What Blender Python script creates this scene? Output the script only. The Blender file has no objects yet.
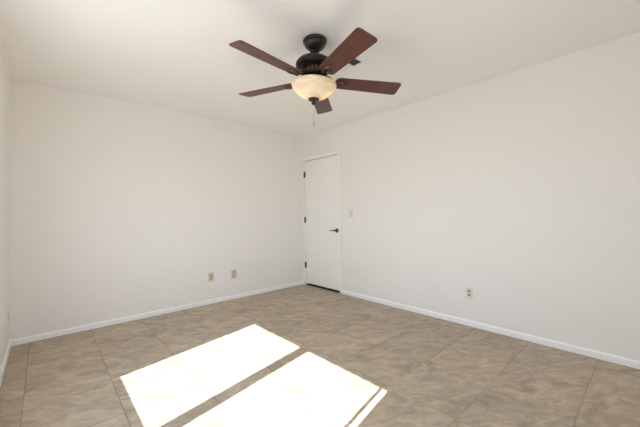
import bpy, bmesh, math
from mathutils import Vector, Matrix

# ------------------------------------------------------------------ set-up
scene = bpy.context.scene
col = scene.collection
scene.view_settings.view_transform = 'Standard'
scene.view_settings.look = 'None'
scene.view_settings.exposure = 0.37
scene.view_settings.gamma = 1.0
scene.view_settings.use_curve_mapping = False
scene.cycles.use_denoising = True
scene.cycles.max_bounces = 16
scene.cycles.diffuse_bounces = 12
scene.cycles.sample_clamp_indirect = 6.0

W, D, H = 3.423, 4.52, 2.44          # room: x -W..0, y -D..0, z 0..H

# camera (solved from the room's edges)
R_ = Vector((0.74088895, -0.67148263, -0.01395123))
U_ = Vector((-0.00136312, -0.0222756, 0.99975094))
F_ = Vector((0.67162616, 0.74068541, 0.01741905))
cd = bpy.data.cameras.new('camera')
cam = bpy.data.objects.new('camera', cd)
col.objects.link(cam)
cam.matrix_world = Matrix(((R_.x, U_.x, -F_.x, -3.19002), (R_.y, U_.y, -F_.y, -3.931943),
                           (R_.z, U_.z, -F_.z, 1.153006), (0, 0, 0, 1)))
cd.sensor_width = 36.0
cd.lens = 36.0 * 303.8414 / 640
cd.shift_y = -(213.5 - 209.0424) / 640
cd.clip_start = 0.01
scene.camera = cam

# daylight outside the window
SKY = 4.6
world = bpy.data.worlds.new('sky')
scene.world = world
world.use_nodes = True
wn = world.node_tree
bg = wn.nodes['Background']
tc = wn.nodes.new('ShaderNodeTexCoord')
sx = wn.nodes.new('ShaderNodeSeparateXYZ')
rp = wn.nodes.new('ShaderNodeValToRGB')
mr = wn.nodes.new('ShaderNodeMapRange')
mr.inputs['From Min'].default_value = -1
wn.links.new(tc.outputs['Generated'], sx.inputs[0])
wn.links.new(sx.outputs['Z'], mr.inputs['Value'])
wn.links.new(mr.outputs[0], rp.inputs[0])
e = rp.color_ramp.elements
e[0].position = 0.0; e[0].color = (0.58, 0.575, 0.575, 1)      # sunlit desert yard
e[1].position = 1.0; e[1].color = (0.66, 0.82, 1.08, 1)
n = e.new(0.47); n.color = (0.66, 0.65, 0.64, 1)
n = e.new(0.52); n.color = (0.90, 1.0, 1.15, 1)
wn.links.new(rp.outputs[0], bg.inputs['Color'])
bg.inputs['Strength'].default_value = SKY

sd = bpy.data.lights.new('sun', 'SUN')
sun = bpy.data.objects.new('sun', sd)
col.objects.link(sun)
sd.energy = 14.5
sd.angle = math.radians(0.35)
sd.color = (1.0, 1.0, 1.0)
SUN_DIR = Vector((1.0, 0.207, -1.0))
sun.rotation_euler = SUN_DIR.to_track_quat('-Z', 'Y').to_euler()
sun.location = (-6, -3, 4)

# sky portals across the left window and the added fill window
for ploc, pdir, pw, ph in (((-W - 0.155, -2.303, 1.34), (1, 0, 0), 1.78, 1.40), ((-2.55, -D - 0.155, 1.465), (0, 1, 0), 1.30, 1.14)):
    pd = bpy.data.lights.new('window_portal', 'AREA')
    po = bpy.data.objects.new('window_portal', pd)
    col.objects.link(po)
    pd.shape = 'RECTANGLE'
    pd.size, pd.size_y = pw, ph
    pd.cycles.is_portal = True
    po.location = ploc
    po.rotation_euler = Vector(pdir).to_track_quat('-Z', 'Y').to_euler()


# ------------------------------------------------------------------ materials
def mat(name, color, rough=0.5, metal=0.0, spec=0.5):
    m = bpy.data.materials.new(name)
    m.use_nodes = True
    b = m.node_tree.nodes['Principled BSDF']
    b.inputs['Base Color'].default_value = (*color, 1)
    b.inputs['Roughness'].default_value = rough
    b.inputs['Metallic'].default_value = metal
    b.inputs['Specular IOR Level'].default_value = spec
    return m


def nd(m, kind, **kw):
    n = m.node_tree.nodes.new(kind)
    for k, v in kw.items():
        setattr(n, k, v)
    return n


def lk(m, a, b):
    m.node_tree.links.new(a, b)


def math_node(m, op, a, b=None):
    n = nd(m, 'ShaderNodeMath', operation=op)
    for i, v in enumerate((a, b)):
        if v is None:
            continue
        if isinstance(v, (int, float)):
            n.inputs[i].default_value = v
        else:
            lk(m, v, n.inputs[i])
    return n.outputs[0]


def painted(name, color, rough=0.75, scale=140, strength=0.05):
    m = mat(name, color, rough, spec=0.25)
    b = m.node_tree.nodes['Principled BSDF']
    t = nd(m, 'ShaderNodeTexCoord')
    n = nd(m, 'ShaderNodeTexNoise')
    n.inputs['Scale'].default_value = scale
    n.inputs['Detail'].default_value = 3
    bp = nd(m, 'ShaderNodeBump')
    bp.inputs['Strength'].default_value = strength
    bp.inputs['Distance'].default_value = 0.004
    lk(m, t.outputs['Object'], n.inputs['Vector'])
    lk(m, n.outputs['Fac'], bp.inputs['Height'])
    lk(m, bp.outputs[0], b.inputs['Normal'])
    return m


def tile_material():
    m = mat('travertine_look_tile', (0.45, 0.36, 0.27), 0.42, spec=0.4)
    b = m.node_tree.nodes['Principled BSDF']
    g = nd(m, 'ShaderNodeNewGeometry')
    s = nd(m, 'ShaderNodeSeparateXYZ')
    lk(m, g.outputs['Position'], s.inputs[0])
    P = 0.45

    def axis(out, off):
        u = math_node(m, 'DIVIDE', math_node(m, 'SUBTRACT', out, off), P)
        cell = math_node(m, 'FLOOR', u)
        fr = math_node(m, 'SUBTRACT', u, cell)
        dist = math_node(m, 'SUBTRACT', 0.5, math_node(m, 'ABSOLUTE', math_node(m, 'SUBTRACT', fr, 0.5)))
        return cell, math_node(m, 'MULTIPLY', dist, P)      # metres to the nearest joint
    cx, dx = axis(s.outputs['X'], -3.288)
    cy, dy = axis(s.outputs['Y'], -3.611)
    dmin = math_node(m, 'MINIMUM', dx, dy)
    gm = nd(m, 'ShaderNodeMapRange', interpolation_type='SMOOTHSTEP')
    lk(m, dmin, gm.inputs['Value'])
    gm.inputs['From Min'].default_value = 0.0012
    gm.inputs['From Max'].default_value = 0.0034
    gm.inputs['To Min'].default_value = 1.0
    gm.inputs['To Max'].default_value = 0.0
    # joints are fainter in some places than in others
    jn = nd(m, 'ShaderNodeTexNoise')
    jn.inputs['Scale'].default_value = 1.3; jn.inputs['Detail'].default_value = 2
    lk(m, g.outputs['Position'], jn.inputs['Vector'])
    jm = nd(m, 'ShaderNodeMapRange')
    lk(m, jn.outputs['Fac'], jm.inputs['Value'])
    jm.inputs['From Min'].default_value = 0.38; jm.inputs['From Max'].default_value = 0.62
    jm.inputs['To Min'].default_value = 0.25; jm.inputs['To Max'].default_value = 1.0
    grout = math_node(m, 'MULTIPLY', gm.outputs[0], jm.outputs[0])
    cv = nd(m, 'ShaderNodeCombineXYZ')
    lk(m, cx, cv.inputs[0]); lk(m, cy, cv.inputs[1])
    wn_ = nd(m, 'ShaderNodeTexWhiteNoise')
    lk(m, cv.outputs[0], wn_.inputs['Vector'])
    # every tile shows its own piece of the printed stone
    off = nd(m, 'ShaderNodeVectorMath', operation='SCALE')
    lk(m, wn_.outputs['Color'], off.inputs[0]); off.inputs['Scale'].default_value = 37.0
    pos = nd(m, 'ShaderNodeVectorMath', operation='ADD')
    lk(m, g.outputs['Position'], pos.inputs[0]); lk(m, off.outputs[0], pos.inputs[1])
    m0 = nd(m, 'ShaderNodeMapping')
    m0.inputs['Rotation'].default_value = (0, 0, math.radians(35))
    lk(m, pos.outputs[0], m0.inputs['Vector'])
    mp = nd(m, 'ShaderNodeMapping')
    mp.inputs['Scale'].default_value = (1.0, 2.0, 1.0)
    lk(m, m0.outputs[0], mp.inputs['Vector'])
    n1 = nd(m, 'ShaderNodeTexNoise')
    n1.inputs['Scale'].default_value = 4.4; n1.inputs['Detail'].default_value = 9
    n1.inputs['Roughness'].default_value = 0.68; n1.inputs['Distortion'].default_value = 1.1
    lk(m, mp.outputs[0], n1.inputs['Vector'])
    n2 = nd(m, 'ShaderNodeTexNoise')
    n2.inputs['Scale'].default_value = 11; n2.inputs['Detail'].default_value = 6
    n2.inputs['Roughness'].default_value = 0.7; n2.inputs['Distortion'].default_value = 0.8
    lk(m, mp.outputs[0], n2.inputs['Vector'])
    r1 = nd(m, 'ShaderNodeValToRGB')
    r1.color_ramp.elements[0].position = 0.35; r1.color_ramp.elements[0].color = (*TILE_DARK, 1)
    r1.color_ramp.elements[1].position = 0.65; r1.color_ramp.elements[1].color = (*TILE_LIGHT, 1)
    k = r1.color_ramp.elements.new(0.49); k.color = (*TILE_MID, 1)
    lk(m, n1.outputs['Fac'], r1.inputs[0])
    # thin darker veins
    v = math_node(m, 'ABSOLUTE', math_node(m, 'SUBTRACT', n2.outputs['Fac'], 0.5))
    vm = nd(m, 'ShaderNodeMapRange')
    lk(m, v, vm.inputs['Value'])
    vm.inputs['From Min'].default_value = 0.0; vm.inputs['From Max'].default_value = 0.05
    vm.inputs['To Min'].default_value = 0.30; vm.inputs['To Max'].default_value = 0.0
    mx = nd(m, 'ShaderNodeMix', data_type='RGBA', blend_type='MIX')
    lk(m, vm.outputs[0], mx.inputs[0]); lk(m, r1.outputs[0], mx.inputs[6])
    mx.inputs[7].default_value = (*TILE_VEIN, 1)
    # slight tone change from tile to tile
    tone = nd(m, 'ShaderNodeMapRange')
    lk(m, wn_.outputs['Value'], tone.inputs['Value'])
    tone.inputs['To Min'].default_value = 0.93; tone.inputs['To Max'].default_value = 1.06
    tm = nd(m, 'ShaderNodeVectorMath', operation='SCALE')
    lk(m, mx.outputs[2], tm.inputs[0]); lk(m, tone.outputs[0], tm.inputs['Scale'])
    gx = nd(m, 'ShaderNodeMix', data_type='RGBA')
    lk(m, grout, gx.inputs[0]); lk(m, tm.outputs[0], gx.inputs[6])
    gx.inputs[7].default_value = (*GROUT, 1)
    lk(m, gx.outputs[2], b.inputs['Base Color'])
    rr = nd(m, 'ShaderNodeMapRange')
    lk(m, grout, rr.inputs['Value'])
    rr.inputs['To Min'].default_value = 0.45; rr.inputs['To Max'].default_value = 0.85
    lk(m, rr.outputs[0], b.inputs['Roughness'])
    bp = nd(m, 'ShaderNodeBump')
    bp.inputs['Strength'].default_value = 0.25; bp.inputs['Distance'].default_value = 0.003
    hh = math_node(m, 'SUBTRACT', math_node(m, 'MULTIPLY', n1.outputs['Fac'], 0.25), grout)
    lk(m, hh, bp.inputs['Height']); lk(m, bp.outputs[0], b.inputs['Normal'])
    return m


def wood_material():
    m = mat('mahogany_veneer', (0.15, 0.05, 0.04), 0.38, spec=0.45)
    b = m.node_tree.nodes['Principled BSDF']
    t = nd(m, 'ShaderNodeTexCoord')
    mp = nd(m, 'ShaderNodeMapping')
    mp.inputs['Scale'].default_value = (2.2, 34, 34)
    lk(m, t.outputs['Object'], mp.inputs['Vector'])
    n = nd(m, 'ShaderNodeTexNoise')
    n.inputs['Scale'].default_value = 3.0; n.inputs['Detail'].default_value = 5; n.inputs['Distortion'].default_value = 0.5
    lk(m, mp.outputs[0], n.inputs['Vector'])
    r = nd(m, 'ShaderNodeValToRGB')
    r.color_ramp.elements[0].position = 0.3; r.color_ramp.elements[0].color = (*WOOD_DARK, 1)
    r.color_ramp.elements[1].position = 0.7; r.color_ramp.elements[1].color = (*WOOD_LIGHT, 1)
    lk(m, n.outputs['Fac'], r.inputs[0])
    lk(m, r.outputs[0], b.inputs['Base Color'])
    return m


def shade_material():
    m = mat('cream_alabaster_glass', (0.88, 0.76, 0.54), 0.28, spec=0.5)
    b = m.node_tree.nodes['Principled BSDF']
    t = nd(m, 'ShaderNodeTexCoord')
    n = nd(m, 'ShaderNodeTexNoise')
    n.inputs['Scale'].default_value = 9; n.inputs['Detail'].default_value = 4; n.inputs['Distortion'].default_value = 2.5
    mp = nd(m, 'ShaderNodeMapping')
    mp.inputs['Scale'].default_value = (0.55, 0.55, 3.0)       # swirls run round the bowl
    lk(m, t.outputs['Object'], mp.inputs['Vector'])
    lk(m, mp.outputs[0], n.inputs['Vector'])
    r = nd(m, 'ShaderNodeValToRGB')
    r.color_ramp.elements[0].position = 0.35; r.color_ramp.elements[0].color = (0.85, 0.75, 0.57, 1)
    r.color_ramp.elements[1].position = 0.62; r.color_ramp.elements[1].color = (0.93, 0.88, 0.77, 1)
    lk(m, n.outputs['Fac'], r.inputs[0])
    lk(m, r.outputs[0], b.inputs['Base Color'])
    b.inputs['Subsurface Weight'].default_value = 0.0
    tr = nd(m, 'ShaderNodeBsdfTranslucent')
    lk(m, r.outputs[0], tr.inputs['Color'])
    mx = nd(m, 'ShaderNodeMixShader')
    mx.inputs[0].default_value = 0.35
    out = m.node_tree.nodes['Material Output']
    lk(m, b.outputs[0], mx.inputs[1]); lk(m, tr.outputs[0], mx.inputs[2])
    lk(m, mx.outputs[0], out.inputs['Surface'])
    return m


def pane_material():
    m = bpy.data.materials.new('window_glass')
    m.use_nodes = True
    nt = m.node_tree
    out = nt.nodes['Material Output']
    nt.nodes.remove(nt.nodes['Principled BSDF'])
    a = nd(m, 'ShaderNodeBsdfTransparent'); a.inputs['Color'].default_value = (0.96, 0.98, 0.97, 1)
    g = nd(m, 'ShaderNodeBsdfGlossy'); g.inputs['Roughness'].default_value = 0.02
    x = nd(m, 'ShaderNodeMixShader'); x.inputs[0].default_value = 0.05
    lk(m, a.outputs[0], x.inputs[1]); lk(m, g.outputs[0], x.inputs[2]); lk(m, x.outputs[0], out.inputs['Surface'])
    return m


TILE_DARK = (0.335, 0.262, 0.188)
TILE_MID = (0.45, 0.36, 0.268)
TILE_LIGHT = (0.58, 0.475, 0.36)
TILE_VEIN = (0.26, 0.21, 0.16)
GROUT = (0.24, 0.178, 0.125)
WOOD_DARK = (0.070, 0.024, 0.018)
WOOD_LIGHT = (0.14, 0.050, 0.038)

WALL = painted('wall_paint', (0.85, 0.830, 0.808), scale=120)
CEIL = painted('ceiling_paint', (0.925, 0.92, 0.915), scale=90, strength=0.08)
TRIMW = mat('white_gloss_trim', (0.93, 0.935, 0.945), 0.35, spec=0.5)
DOORW = mat('white_door_paint', (0.90, 0.888, 0.87), 0.45, spec=0.4)
CASE = mat('white_casing_paint', (0.90, 0.89, 0.875), 0.4, spec=0.45)
TILE = tile_material()
WOOD = wood_material()
BRONZE = mat('oil_rubbed_bronze', (0.030, 0.021, 0.016), 0.36, metal=0.35, spec=0.6)
BRACKET = mat('aged_bronze', (0.13, 0.09, 0.065), 0.27, metal=0.8)
COPPER = mat('copper_highlight', (0.15, 0.092, 0.06), 0.35, metal=0.8)
CHAIN = mat('dull_chain_metal', (0.42, 0.36, 0.28), 0.4, metal=0.6)
SHADE = shade_material()
PANE = pane_material()
NICKEL = mat('dark_satin_nickel', (0.12, 0.10, 0.082), 0.36, metal=0.7)
ALMOND = mat('almond_plastic', (0.66, 0.61, 0.48), 0.5)
ALMOND_D = mat('almond_plastic_receptacle', (0.42, 0.36, 0.25), 0.5)
BLANK = mat('tan_plastic', (0.54, 0.49, 0.385), 0.5)
CREAM = mat('cream_plastic', (0.78, 0.73, 0.62), 0.5)
CREAM_D = mat('cream_plastic_receptacle', (0.46, 0.39, 0.29), 0.5)
SWITCHP = mat('beige_switch_plastic', (0.76, 0.72, 0.65), 0.5)
SWITCHT = mat('beige_toggle_plastic', (0.60, 0.55, 0.47), 0.5)
PALEP = mat('off_white_plastic', (0.84, 0.81, 0.77), 0.5)
SLOT = mat('dark_slot', (0.03, 0.025, 0.02), 0.6)
VENTW = mat('white_vent_metal', (0.90, 0.90, 0.90), 0.45)
VENTD = mat('duct_shade', (0.05, 0.05, 0.048), 0.8)
LOUVER_SHADE = mat('shaded_louver_grey', (0.30, 0.31, 0.29), 0.5)  # grey puts the shade of the open louvers into their colour
VINYL = mat('white_vinyl', (0.82, 0.82, 0.81), 0.4)
LIGHT_BLOCK = mat('light_block_dark', (0.35, 0.32, 0.28), 0.8)


# ------------------------------------------------------------------ builders
def link(name, bm, m, parent=None, loc=None, smooth=False, bevel=0.0, segs=2):
    me = bpy.data.meshes.new(name)
    bmesh.ops.recalc_face_normals(bm, faces=bm.faces)
    if smooth:
        for f in bm.faces:
            f.smooth = True
    bm.to_mesh(me)
    bm.free()
    o = bpy.data.objects.new(name, me)
    col.objects.link(o)
    for mm in (m if isinstance(m, (list, tuple)) else [m]):
        me.materials.append(mm)
    if parent:
        o.parent = parent
    if loc:
        o.location = loc
    if bevel > 0:
        b = o.modifiers.new('bevel', 'BEVEL')
        b.width = bevel; b.segments = segs; b.limit_method = 'ANGLE'
    if smooth:
        try:
            me.set_sharp_from_angle(angle=math.radians(38))
        except AttributeError:
            pass
    return o


def tag(o, label=None, cat=None, group=None, kind=None):
    if label: o['label'] = label
    if cat: o['category'] = cat
    if group: o['group'] = group
    if kind: o['kind'] = kind
    return o


def empty(name, loc, label, cat, group=None):
    o = bpy.data.objects.new(name, None)
    col.objects.link(o)
    o.location = loc
    o.empty_display_size = 0.05
    return tag(o, label, cat, group)


def box(bm, x0, x1, y0, y1, z0, z1, mi=0):
    vs = [bm.verts.new((x, y, z)) for z in (z0, z1) for x, y in ((x0, y0), (x1, y0), (x1, y1), (x0, y1))]
    for q in ((3, 2, 1, 0), (4, 5, 6, 7), (0, 1, 5, 4), (1, 2, 6, 5), (2, 3, 7, 6), (3, 0, 4, 7)):
        f = bm.faces.new([vs[i] for i in q])
        f.material_index = mi
    return vs


def lathe(bm, prof, n=48, cx=0, cy=0, mat_i=0):
    rings = []
    for r, z in prof:
        if r < 1e-6:
            rings.append([bm.verts.new((cx, cy, z))])
        else:
            rings.append([bm.verts.new((cx + r * math.cos(2 * math.pi * i / n), cy + r * math.sin(2 * math.pi * i / n), z)) for i in range(n)])
    for a, b in zip(rings, rings[1:]):
        if len(a) == 1 and len(b) == 1:
            continue
        for i in range(n):
            j = (i + 1) % n
            if len(a) == 1: q = [a[0], b[j], b[i]]
            elif len(b) == 1: q = [a[i], a[j], b[0]]
            else: q = [a[i], a[j], b[j], b[i]]
            bm.faces.new(q).material_index = mat_i


def tube(bm, pts, radii, n=10, flat=1.0, cap=True):
    """Tube through pts; flat squashes it along z."""
    pts = [Vector(p) for p in pts]
    if isinstance(radii, (int, float)):
        radii = [radii] * len(pts)
    rings = []
    for i, p in enumerate(pts):
        t = (pts[min(i + 1, len(pts) - 1)] - pts[max(i - 1, 0)]).normalized()
        up = Vector((0, 0, 1)) if abs(t.z) < 0.9 else Vector((1, 0, 0))
        s = t.cross(up).normalized(); u = s.cross(t).normalized()
        rings.append([bm.verts.new(p + (s * math.cos(2 * math.pi * k / n) + u * flat * math.sin(2 * math.pi * k / n)) * radii[i]) for k in range(n)])
    for a, b in zip(rings, rings[1:]):
        for k in range(n):
            bm.faces.new([a[k], a[(k + 1) % n], b[(k + 1) % n], b[k]])
    if cap:
        bm.faces.new(rings[0][::-1]); bm.faces.new(rings[-1])


def prism(bm, outline, z0, z1):
    lo = [bm.verts.new((x, y, z0)) for x, y in outline]
    hi = [bm.verts.new((x, y, z1)) for x, y in outline]
    bm.faces.new(lo[::-1]); bm.faces.new(hi)
    for i in range(len(lo)):
        j = (i + 1) % len(lo)
        bm.faces.new([lo[i], lo[j], hi[j], hi[i]])


# ------------------------------------------------------------------ the room
T = 0.155
bm = bmesh.new(); box(bm, -W - T, T, -D - T, T, -0.12, 0)
tag(link('floor', bm, TILE), 'tan stone-look tile floor in large squares', 'floor', kind='structure')
bm = bmesh.new(); box(bm, -W - T, T, -D - T, T, H, H + 0.12)
tag(link('ceiling', bm, CEIL), 'plain off-white painted ceiling above the fan', 'ceiling', kind='structure')
bm = bmesh.new(); box(bm, -W - T, T, 0, T, 0, H)
tag(link('wall_back', bm, WALL), 'off-white wall left of the door with two small plates', 'wall', kind='structure')
NX0, NX1, NZ0, NZ1 = -3.20, -1.90, 0.90, 2.03  # opening cut for the added fill window
bm = bmesh.new()
box(bm, -W - T, NX0, -D - T, -D, 0, H)
box(bm, NX1, T, -D - T, -D, 0, H)
box(bm, NX0, NX1, -D - T, -D, 0, NZ0)
box(bm, NX0, NX1, -D - T, -D, NZ1, H)
tag(link('wall_near', bm, WALL), 'off-white wall behind the camera', 'wall', kind='structure')

# right wall, opening for the door
DY0, DY1, DZ = -0.842, -0.020, 2.046
bm = bmesh.new()
box(bm, 0, T, -D, DY0, 0, H)
box(bm, 0, T, DY1, 0, 0, H)
box(bm, 0, T, DY0, DY1, DZ, H)
tag(link('wall_right', bm, WALL), 'long off-white wall right of the white door', 'wall', kind='structure')
bm = bmesh.new(); box(bm, T, T + 0.05, -1.2, 0.155, -0.12, H)  # unseen panel added to shut out sky light behind the door
tag(link('door_light_block', bm, LIGHT_BLOCK), 'added dark panel blocking light behind the closed door', 'wall', kind='structure')

# left wall, opening for the window (daylight side)
WY0, WY1, WZ0, WZ1 = -3.189, -1.417, 0.640, 2.035
bm = bmesh.new()
box(bm, -W - T, -W, -D, WY0, 0, H)
box(bm, -W - T, -W, WY1, 0, 0, H)
box(bm, -W - T, -W, WY0, WY1, 0, WZ0)
box(bm, -W - T, -W, WY0, WY1, WZ1, H)
tag(link('wall_left', bm, WALL), 'warm off-white wall at the left edge of the photo', 'wall', kind='structure')


def baseboard(name, a, b, nrm, label):
    """a->b along the wall foot, nrm points into the room; bevelled top edge."""
    h, t = 0.060, 0.012
    prof = [(0, 0.0025), (t, 0.0025), (t, h - 0.012), (t * 0.35, h), (0, h)]
    bm = bmesh.new()
    A, B, N = Vector(a), Vector(b), Vector(nrm)
    ra = [bm.verts.new(A + N * u + Vector((0, 0, z))) for u, z in prof]
    rb = [bm.verts.new(B + N * u + Vector((0, 0, z))) for u, z in prof]
    for i in range(len(prof)):
        j = (i + 1) % len(prof)
        bm.faces.new([ra[i], ra[j], rb[j], rb[i]])
    bm.faces.new(ra); bm.faces.new(rb[::-1])
    return tag(link(name, bm, TRIMW), label, 'baseboard', kind='structure')


baseboard('baseboard_back', (-W, 0, 0), (-0.014, 0, 0), (0, -1, 0), 'low white baseboard along the wall left of the door')
baseboard('baseboard_right', (0, -D, 0), (0, -0.874, 0), (-1, 0, 0), 'low white baseboard along the long right wall')
baseboard('baseboard_left', (-W, -D, 0), (-W, -0.012, 0), (1, 0, 0), 'low white baseboard at the far left edge')
baseboard('baseboard_near', (-W + 0.012, -D, 0), (-0.012, -D, 0), (0, 1, 0), 'low white baseboard behind the camera')

# door casing and jamb
bm = bmesh.new()
CI0, CI1, CZ = -0.828, -0.034, 2.035
box(bm, -0.013, 0, -0.872, CI0, 0, 2.082)
box(bm, -0.013, 0, CI1, -0.0005, 0, 2.082)
box(bm, -0.013, 0, CI0, CI1, CZ, 2.082)
box(bm, 0, T, DY0, CI0, 0, DZ)
box(bm, 0, T, CI1, DY1, 0, DZ)
box(bm, 0, T, CI0, CI1, CZ, DZ)
box(bm, 0.050, 0.062, CI0, CI0 + 0.012, 0, CZ)          # stops behind the slab
box(bm, 0.050, 0.062, CI1 - 0.012, CI1, 0, CZ)
box(bm, 0.050, 0.062, CI0, CI1, CZ - 0.012, CZ)
tag(link('trim_1', bm, CASE, bevel=0.0025), 'narrow white casing around the closed door', 'door casing', kind='structure')

bm = bmesh.new(); box(bm, 0.004, T, CI0, CI1, 0, 0.005)  # dark colour stands in for the shade in the door gap
tag(link('gap_shade_strip', bm, SLOT), 'dark strip for the gap shade under the closed door', 'gap_shade', kind='structure')
bm = bmesh.new(); box(bm, 0.006, 0.041, CI0 + 0.003, CI1 - 0.003, 0.031, CZ - 0.007)
door = tag(link('door_1', bm, DOORW, bevel=0.0015), 'closed flat white door in the far corner', 'door', kind='structure')
for z in (1.812, 1.066, 0.324):
    bm = bmesh.new()
    lathe(bm, [(0, z - 0.052), (0.004, z - 0.051), (0.007, z - 0.046), (0.0075, z - 0.015), (0.0068, z - 0.0145), (0.0068, z - 0.014), (0.0075, z - 0.0135),
               (0.0075, z + 0.0135), (0.0068, z + 0.014), (0.0068, z + 0.0145), (0.0075, z + 0.015), (0.007, z + 0.046), (0.004, z + 0.051), (0, z + 0.052)],
          14, -0.005, CI1 - 0.0035)
    box(bm, -0.002, 0.006, CI1 - 0.028, CI1 - 0.004, z - 0.045, z + 0.045)
    hg = link('hinge', bm, NICKEL, door, smooth=True)
    hg['label'] = 'dark metal hinge'
bm = bmesh.new()
hy, hz = -0.774, 0.911
pr = [(0, 0.0), (0.0315, 0.0), (0.0315, 0.006), (0.027, 0.010), (0.013, 0.013), (0.0115, 0.045), (0, 0.046)]
lathe(bm, pr, 32)
bmesh.ops.rotate(bm, verts=bm.verts, cent=(0, 0, 0), matrix=Matrix.Rotation(-math.pi / 2, 3, 'Y'))
bmesh.ops.translate(bm, verts=bm.verts, vec=(0.006, hy, hz))
hd = link('door_handle', bm, NICKEL, door, smooth=True)
hd['label'] = 'dark metal lever handle'
bm = bmesh.new()
tube(bm, [(-0.038, hy - 0.010, hz), (-0.040, hy + 0.012, hz + 0.001), (-0.041, hy + 0.045, hz + 0.002), (-0.040, hy + 0.078, hz - 0.001), (-0.037, hy + 0.102, hz - 0.003)],
     [0.009, 0.0105, 0.0085, 0.0078, 0.0072], 14)
link('lever', bm, NICKEL, hd, smooth=True)

# sliding window in the left wall
bm = bmesh.new()
fx0, fx1 = -W - 0.102, -W - 0.052
box(bm, fx0, fx1, WY0, WY0 + 0.040, WZ0, WZ1)
box(bm, fx0, fx1, WY1 - 0.040, WY1, WZ0, WZ1)
box(bm, fx0, fx1, WY0 + 0.040, WY1 - 0.040, WZ0, WZ0 + 0.052)
box(bm, fx0, fx1, WY0 + 0.040, WY1 - 0.040, WZ1 - 0.040, WZ1)
win = tag(link('window_1', bm, VINYL), 'white framed sliding window in the left wall beside the camera', 'window', kind='structure')
bm = bmesh.new(); box(bm, fx0, fx1, -2.341, -2.245, WZ0 + 0.052, WZ1 - 0.040)
link('meeting_stile', bm, VINYL, win)
bm = bmesh.new(); box(bm, fx0 + 0.015, fx1 - 0.015, -3.106, -3.086, WZ0 + 0.052, WZ1 - 0.040)
link('sash_edge', bm, VINYL, win)
for y0, y1, x in ((-3.086, -2.341, fx0 + 0.030), (-2.245, WY1 - 0.040, fx0 + 0.018)):
    bm = bmesh.new(); box(bm, x, x + 0.004, y0, y1, WZ0 + 0.052, WZ1 - 0.040)
    link('window_pane', bm, PANE, win)


# unseen window added behind the camera for fill light, under the roof overhang
bm = bmesh.new()
gy0, gy1 = -D - 0.102, -D - 0.052
box(bm, NX0, NX0 + 0.040, gy0, gy1, NZ0, NZ1)
box(bm, NX1 - 0.040, NX1, gy0, gy1, NZ0, NZ1)
box(bm, NX0 + 0.040, NX1 - 0.040, gy0, gy1, NZ0, NZ0 + 0.045)
box(bm, NX0 + 0.040, NX1 - 0.040, gy0, gy1, NZ1 - 0.040, NZ1)
fill_win = tag(link('fill_window', bm, VINYL), 'white framed window added behind the camera for fill light', 'window', kind='structure')
nm = (NX0 + NX1) / 2
bm = bmesh.new(); box(bm, nm - 0.045, nm + 0.045, gy0, gy1, NZ0 + 0.045, NZ1 - 0.040)
link('meeting_stile', bm, VINYL, fill_win)
for x0, x1, y in ((NX0 + 0.040, nm - 0.045, gy0 + 0.018), (nm + 0.045, NX1 - 0.040, gy0 + 0.030)):
    bm = bmesh.new(); box(bm, x0, x1, y, y + 0.004, NZ0 + 0.045, NZ1 - 0.040)
    link('window_pane', bm, PANE, fill_win)
bm = bmesh.new(); box(bm, -W - T, T, -D - T - 0.60, -D - T, H, H + 0.12)  # unseen slab added to keep direct sun off the rear window
tag(link('sun_block_overhang', bm, TRIMW), 'roof overhang added to keep sun out of the fill window', 'sun_block', kind='structure')


# ------------------------------------------------------------------ ceiling fan
fan = empty('ceiling_fan', (-1.716, -2.2765, H), 'five-blade ceiling fan with reddish wood blades and a cream glass light bowl', 'ceiling fan')
TILT = (0.0087, 0.036, 0.0)           # hangs slightly out of plumb


def fpart(name, bm, m, parent=fan, tilt=True, smooth=True, bevel=0.0):
    o = link(name, bm, m, parent, smooth=smooth, bevel=bevel)
    if tilt:
        o.rotation_euler = TILT
    return o


bm = bmesh.new()
lathe(bm, [(0, 0), (0.074, 0), (0.082, -0.004), (0.088, -0.012), (0.089, -0.020), (0.086, -0.027), (0.080, -0.030), (0.079, -0.036), (0.074, -0.050), (0.063, -0.063),
           (0.050, -0.071), (0.044, -0.074), (0.040, -0.078), (0.022, -0.080), (0, -0.080)], 56)
fpart('canopy', bm, BRONZE, tilt=False)
bm = bmesh.new()
lathe(bm, [(0, -0.070), (0.026, -0.071), (0.029, -0.082), (0.032, -0.094), (0.032, -0.102), (0.026, -0.106), (0.026, -0.116), (0.034, -0.121), (0.035, -0.134),
           (0.030, -0.146), (0.0, -0.147)], 40)
fpart('downrod', bm, BRONZE)
bm = bmesh.new()
lathe(bm, [(0, -0.142), (0.040, -0.143), (0.066, -0.146), (0.096, -0.153), (0.118, -0.164), (0.130, -0.175), (0.136, -0.186), (0.1375, -0.196),
           (0.133, -0.200), (0.133, -0.204), (0.136, -0.207), (0.132, -0.213), (0.116, -0.219), (0.098, -0.222), (0.084, -0.223), (0, -0.223)], 64)
motor = fpart('motor_housing', bm, BRONZE)
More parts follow.
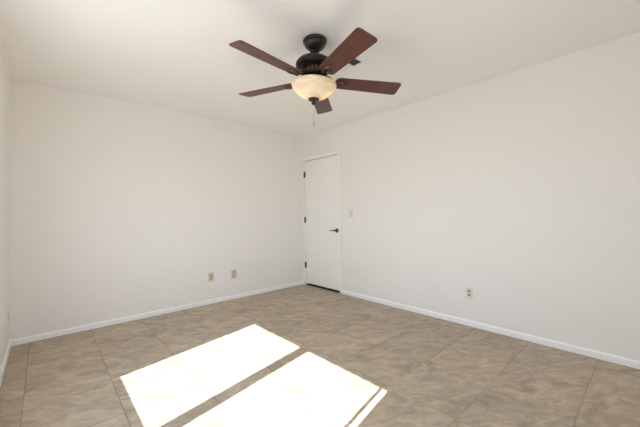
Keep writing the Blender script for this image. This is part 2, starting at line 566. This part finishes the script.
# ribbed neck under the motor, then the ring that carries the blade brackets
bm = bmesh.new()
lathe(bm, [(0, -0.221), (0.074, -0.222), (0.074, -0.257), (0, -0.257)], 48)
fw = fpart('flywheel', bm, BRONZE)
bm = bmesh.new()
for i in range(18):
    a = 2 * math.pi * i / 18
    vs = box(bm, 0.072, 0.083, -0.006, 0.006, -0.256, -0.223)
    bmesh.ops.rotate(bm, verts=vs, cent=(0, 0, 0), matrix=Matrix.Rotation(a, 3, 'Z'))
rb = link('ribs', bm, COPPER, fw)
rb['label'] = 'copper-brown vertical ribs'
bm = bmesh.new()
lathe(bm, [(0, -0.255), (0.088, -0.256), (0.094, -0.260), (0.094, -0.276), (0.088, -0.281), (0, -0.281)], 48)
fpart('bracket_ring', bm, BRONZE)
bm = bmesh.new()
lathe(bm, [(0, -0.279), (0.062, -0.280), (0.064, -0.285), (0.064, -0.310), (0.070, -0.316), (0.108, -0.323), (0.138, -0.331), (0.148, -0.337), (0.148, -0.342), (0.0, -0.342)], 48)
fpart('switch_housing', bm, BRONZE)

# light bowl: flared lip, step, then a rounded bowl, with wall thickness
outer = [(0.157, -0.339), (0.1625, -0.341), (0.1645, -0.346), (0.1630, -0.353), (0.1550, -0.359), (0.1530, -0.361), (0.1525, -0.369), (0.1435, -0.380), (0.132, -0.392),
         (0.117, -0.406), (0.098, -0.420), (0.076, -0.432), (0.053, -0.440), (0.028, -0.444), (0.012, -0.445)]
inner = [(max(r - 0.004, 0.012), z + 0.0035) for r, z in outer][::-1]
bm = bmesh.new()
lathe(bm, outer + inner + [outer[0]], 72)
fpart('light_bowl', bm, SHADE)['label'] = 'cream alabaster glass light bowl'
bm = bmesh.new()
lathe(bm, [(0, -0.437), (0.034, -0.440), (0.041, -0.4455), (0.041, -0.450), (0.034, -0.455), (0.022, -0.458), (0.014, -0.462), (0.013, -0.469),
           (0.017, -0.474), (0.016, -0.480), (0.008, -0.486), (0, -0.487)], 40)
fpart('finial', bm, BRONZE)
bm = bmesh.new()
for i in range(32):
    z = -0.487 - 0.0038 * i
    lathe(bm, [(0, z + 0.0019), (0.0013, z + 0.001), (0.0016, z), (0.0013, z - 0.001), (0, z - 0.0019)], 8, 0.006, 0)
chain = fpart('pull_chain', bm, CHAIN)
bm = bmesh.new()
lathe(bm, [(0, -0.607), (0.003, -0.608), (0.0045, -0.615), (0.0048, -0.627), (0.003, -0.635), (0, -0.636)], 16, 0.006, 0)
link('pull_knob', bm, CHAIN, chain, smooth=True)


def blade_mesh():
    r0, r1, w0, w1, c = 0.155, 0.656, 0.122, 0.1456, 0.024
    out = []
    # inner end: rounded
    for k in range(13):
        a = math.pi / 2 + math.pi * k / 12
        out.append((r0 + 0.036 + 0.036 * math.cos(a), math.copysign(abs(math.sin(a)) ** 0.75, math.sin(a)) * w0 / 2))
    # tip: rounded corners
    for k in range(7):
        a = -math.pi / 2 + math.pi / 2 * k / 6
        out.append((r1 - c + c * math.cos(a), -w1 / 2 + c + c * math.sin(a)))
    for k in range(7):
        a = math.pi / 2 * k / 6
        out.append((r1 - c + c * math.cos(a), w1 / 2 - c + c * math.sin(a)))
    bm = bmesh.new()
    prism(bm, out, -0.003, 0.004)
    return bm


def bracket_mesh():
    """Blade iron: two curved arms from the flywheel to an oval ring screwed under the blade."""
    bm = bmesh.new()
    n = 40
    ring = []
    for i in range(n):
        a = 2 * math.pi * i / n
        ring.append(Vector((0.213 + 0.037 * math.cos(a), 0.029 * math.sin(a), -0.008)))
    rings = []
    for i, p in enumerate(ring):
        rad = Vector((math.cos(2 * math.pi * i / n), math.sin(2 * math.pi * i / n), 0))
        rings.append([bm.verts.new(p + (rad * math.cos(b) * 0.007 + Vector((0, 0, 1)) * math.sin(b) * 0.0055)) for b in [2 * math.pi * k / 10 for k in range(10)]])
    for i in range(n):
        a, b = rings[i], rings[(i + 1) % n]
        for k in range(10):
            bm.faces.new([a[k], b[k], b[(k + 1) % 10], a[(k + 1) % 10]])
    vs0 = set(bm.verts)
    lathe(bm, [(0, -0.010), (0.015, -0.010), (0.020, -0.007), (0.020, -0.003), (0, -0.003)], 28, 0.213, 0)
    lathe(bm, [(0, -0.015), (0.005, -0.014), (0.0065, -0.010), (0, -0.010)], 12, 0.200, 0.008)
    lathe(bm, [(0, -0.015), (0.005, -0.014), (0.0065, -0.010), (0, -0.010)], 12, 0.228, -0.006)
    for s in (-1, 1):
        tube(bm, [(0.084, s * 0.010, 0.040), (0.102, s * 0.012, 0.037), (0.120, s * 0.015, 0.024), (0.136, s * 0.018, 0.006),
                  (0.150, s * 0.019, -0.007), (0.168, s * 0.018, -0.009), (0.186, s * 0.017, -0.009)],
             [0.0085, 0.0085, 0.008, 0.0075, 0.007, 0.0065, 0.006], 10, 0.8)
        tube(bm, [(0.180, 0, -0.008), (0.195, 0, -0.008), (0.213, 0, -0.008)], [0.008, 0.008, 0.008], 8, 0.5)
    return bm


BULB = 0.38
PITCH = math.radians(-12)
ZB = -0.3095
for sgn in (-1, 1):                    # the two bulbs inside the bowl
    ld = bpy.data.lights.new('bulb', 'POINT')
    lo_ = bpy.data.objects.new('bulb', ld)
    col.objects.link(lo_)
    lo_.parent = fan
    lo_.location = (sgn * 0.075 * 0.74 - 0.014, -sgn * 0.075 * 0.67 + 0.003, -0.385)
    ld.energy = BULB
    ld.color = (1.0, 0.80, 0.52)
    ld.shadow_soft_size = 0.025
blade0 = bracket0 = None
for i, a in enumerate((-176.2, 111.8, -104.2, -32.2, 39.8)):
    rot = Matrix.Rotation(math.radians(a), 4, 'Z')
    tilt = Matrix.Rotation(TILT[1], 4, 'Y') @ Matrix.Rotation(TILT[0], 4, 'X')
    M = tilt @ Matrix.Translation((0, 0, ZB)) @ rot @ Matrix.Rotation(PITCH, 4, 'X')
    if i == 0:
        blade0 = link('blade', blade_mesh(), WOOD, fan, bevel=0.002)
        bracket0 = link('blade_bracket', bracket_mesh(), BRACKET, blade0, smooth=True)
        bl, br = blade0, bracket0
    else:
        bl = blade0.copy(); col.objects.link(bl); bl.parent = fan
        br = bracket0.copy(); col.objects.link(br); br.parent = bl
    bl.matrix_local = M
    br.rotation_euler = (math.radians(5), 0, 0)
    br['label'] = 'dark bronze blade bracket'


# ------------------------------------------------------------------ ceiling vent
vent = empty('ceiling_vent', (-1.30, -2.18, H), 'white ceiling air vent with louvers darkened for shade at one end, partly hidden behind the fan blades', 'air vent')
hx, hy_ = 0.115, 0.155
bm = bmesh.new()
fwid, fend = 0.020, 0.042
box(bm, -hx, hx, -hy_, -hy_ + fend, -0.006, 0)
box(bm, -hx, hx, hy_ - fend, hy_, -0.006, 0)
box(bm, -hx, -hx + fwid, -hy_ + fend, hy_ - fend, -0.006, 0)
box(bm, hx - fwid, hx, -hy_ + fend, hy_ - fend, -0.006, 0)
link('vent_frame', bm, VENTW, vent, bevel=0.002)
bm = bmesh.new(); box(bm, -hx + fwid, hx - fwid, -hy_ + fend, hy_ - fend, -0.0015, -0.0003)  # dark sheet painted as the shade inside the duct
link('duct_shade_sheet', bm, VENTD, vent)['label'] = 'dark sheet for the duct shade behind the louvers'
for k in range(8):
    y = -hy_ + fend + 0.014 + k * 0.0283
    bm = bmesh.new()
    vs = box(bm, -hx + fwid, hx - fwid, -0.009, 0.009, -0.0006, 0.0006)
    ang = 32 if k < 3 else -32
    bmesh.ops.rotate(bm, verts=vs, cent=(0, 0, 0), matrix=Matrix.Rotation(math.radians(ang), 3, 'X'))
    bmesh.ops.translate(bm, verts=vs, vec=(0, y, -0.0068))
    link('louver', bm, LOUVER_SHADE if k < 3 else VENTW, vent)


# ------------------------------------------------------------------ wall plates
def plate_bm(w=0.070, h=0.115, t=0.006):
    """Bevelled cover plate, back at local y=0, front towards -y."""
    bm = bmesh.new()
    e = 0.006
    back = [bm.verts.new((x * w / 2, 0, z * h / 2)) for x, z in ((-1, -1), (1, -1), (1, 1), (-1, 1))]
    mid = [bm.verts.new((x * w / 2, -t * 0.4, z * h / 2)) for x, z in ((-1, -1), (1, -1), (1, 1), (-1, 1))]
    fr = [bm.verts.new((x * (w / 2 - e), -t, z * (h / 2 - e))) for x, z in ((-1, -1), (1, -1), (1, 1), (-1, 1))]
    bm.faces.new(back); bm.faces.new(fr)
    for a, b in ((back, mid), (mid, fr)):
        for i in range(4):
            j = (i + 1) % 4
            bm.faces.new([a[i], a[j], b[j], b[i]])
    return bm


def screw(parent, z, m):
    bm = bmesh.new()
    lathe(bm, [(0, 0.0), (0.0038, 0.0), (0.0034, 0.0016), (0, 0.002)], 14)
    bmesh.ops.rotate(bm, verts=bm.verts, cent=(0, 0, 0), matrix=Matrix.Rotation(math.pi / 2, 3, 'X'))
    bmesh.ops.translate(bm, verts=bm.verts, vec=(0, -0.0058, z))
    link('screw', bm, m, parent, smooth=True)


def outlet(loc, rz, label, mp, mr_):
    t = empty('wall_outlet', loc, label, 'outlet', 'duplex outlets low on the walls')
    t.rotation_euler = (0, 0, rz)
    link('plate', plate_bm(), mp, t)
    screw(t, 0, mr_)
    for s in (1, -1):
        bm = bmesh.new()
        out = []
        for k in range(28):
            a = 2 * math.pi * k / 28
            out.append((0.0175 * math.cos(a), max(-0.0135, min(0.0135, 0.0175 * math.sin(a)))))
        lo = [bm.verts.new((x, -0.0055, z + s * 0.0195)) for x, z in out]
        hi = [bm.verts.new((x, -0.0078, z + s * 0.0195)) for x, z in out]
        bm.faces.new(hi); bm.faces.new(lo[::-1])
        for i in range(28):
            j = (i + 1) % 28
            bm.faces.new([lo[i], lo[j], hi[j], hi[i]])
        so = link('socket', bm, mr_, t)
        bm = bmesh.new()
        zc = s * 0.0195
        box(bm, -0.0078, -0.0050, -0.0082, -0.0074, zc - 0.001, zc + 0.0085)
        box(bm, 0.0050, 0.0078, -0.0082, -0.0074, zc - 0.0005, zc + 0.0075)
        box(bm, -0.0028, 0.0028, -0.0082, -0.0074, zc - 0.0095, zc - 0.0045)
        link('slot', bm, SLOT, so)
    return t


outlet((-1.571, 0, 0.352), 0, 'almond duplex outlet on the back wall left of the blank plate', ALMOND, ALMOND_D)
outlet((0, -2.650, 0.337), -math.pi / 2, 'cream duplex outlet alone on the long right wall', CREAM, CREAM_D)
outlet((-W, -0.215, 0.310), math.pi / 2, 'outlet on the left wall by the corner, seen edge-on', PALEP, SWITCHT)

t = empty('blank_wall_plate', (-1.247, 0, 0.347), 'tan blank cover plate right of the back-wall outlet', 'wall plate')
link('plate', plate_bm(), BLANK, t)
for z in (0.042, -0.042):
    screw(t, z, BLANK)

t = empty('light_switch', (0, -1.061, 1.155), 'beige toggle light switch on the wall right of the door', 'light switch')
t.rotation_euler = (0, 0, -math.pi / 2)
link('plate', plate_bm(), SWITCHP, t)
for z in (0.030, -0.030):
    screw(t, z, SWITCHT)
bm = bmesh.new()
box(bm, -0.008, 0.008, -0.0075, -0.005, -0.014, 0.014)
vs = box(bm, -0.0045, 0.0045, -0.021, -0.006, -0.006, 0.005)
bmesh.ops.rotate(bm, verts=vs, cent=(0, -0.006, 0), matrix=Matrix.Rotation(math.radians(-28), 3, 'X'))
link('toggle', bm, SWITCHT, t)
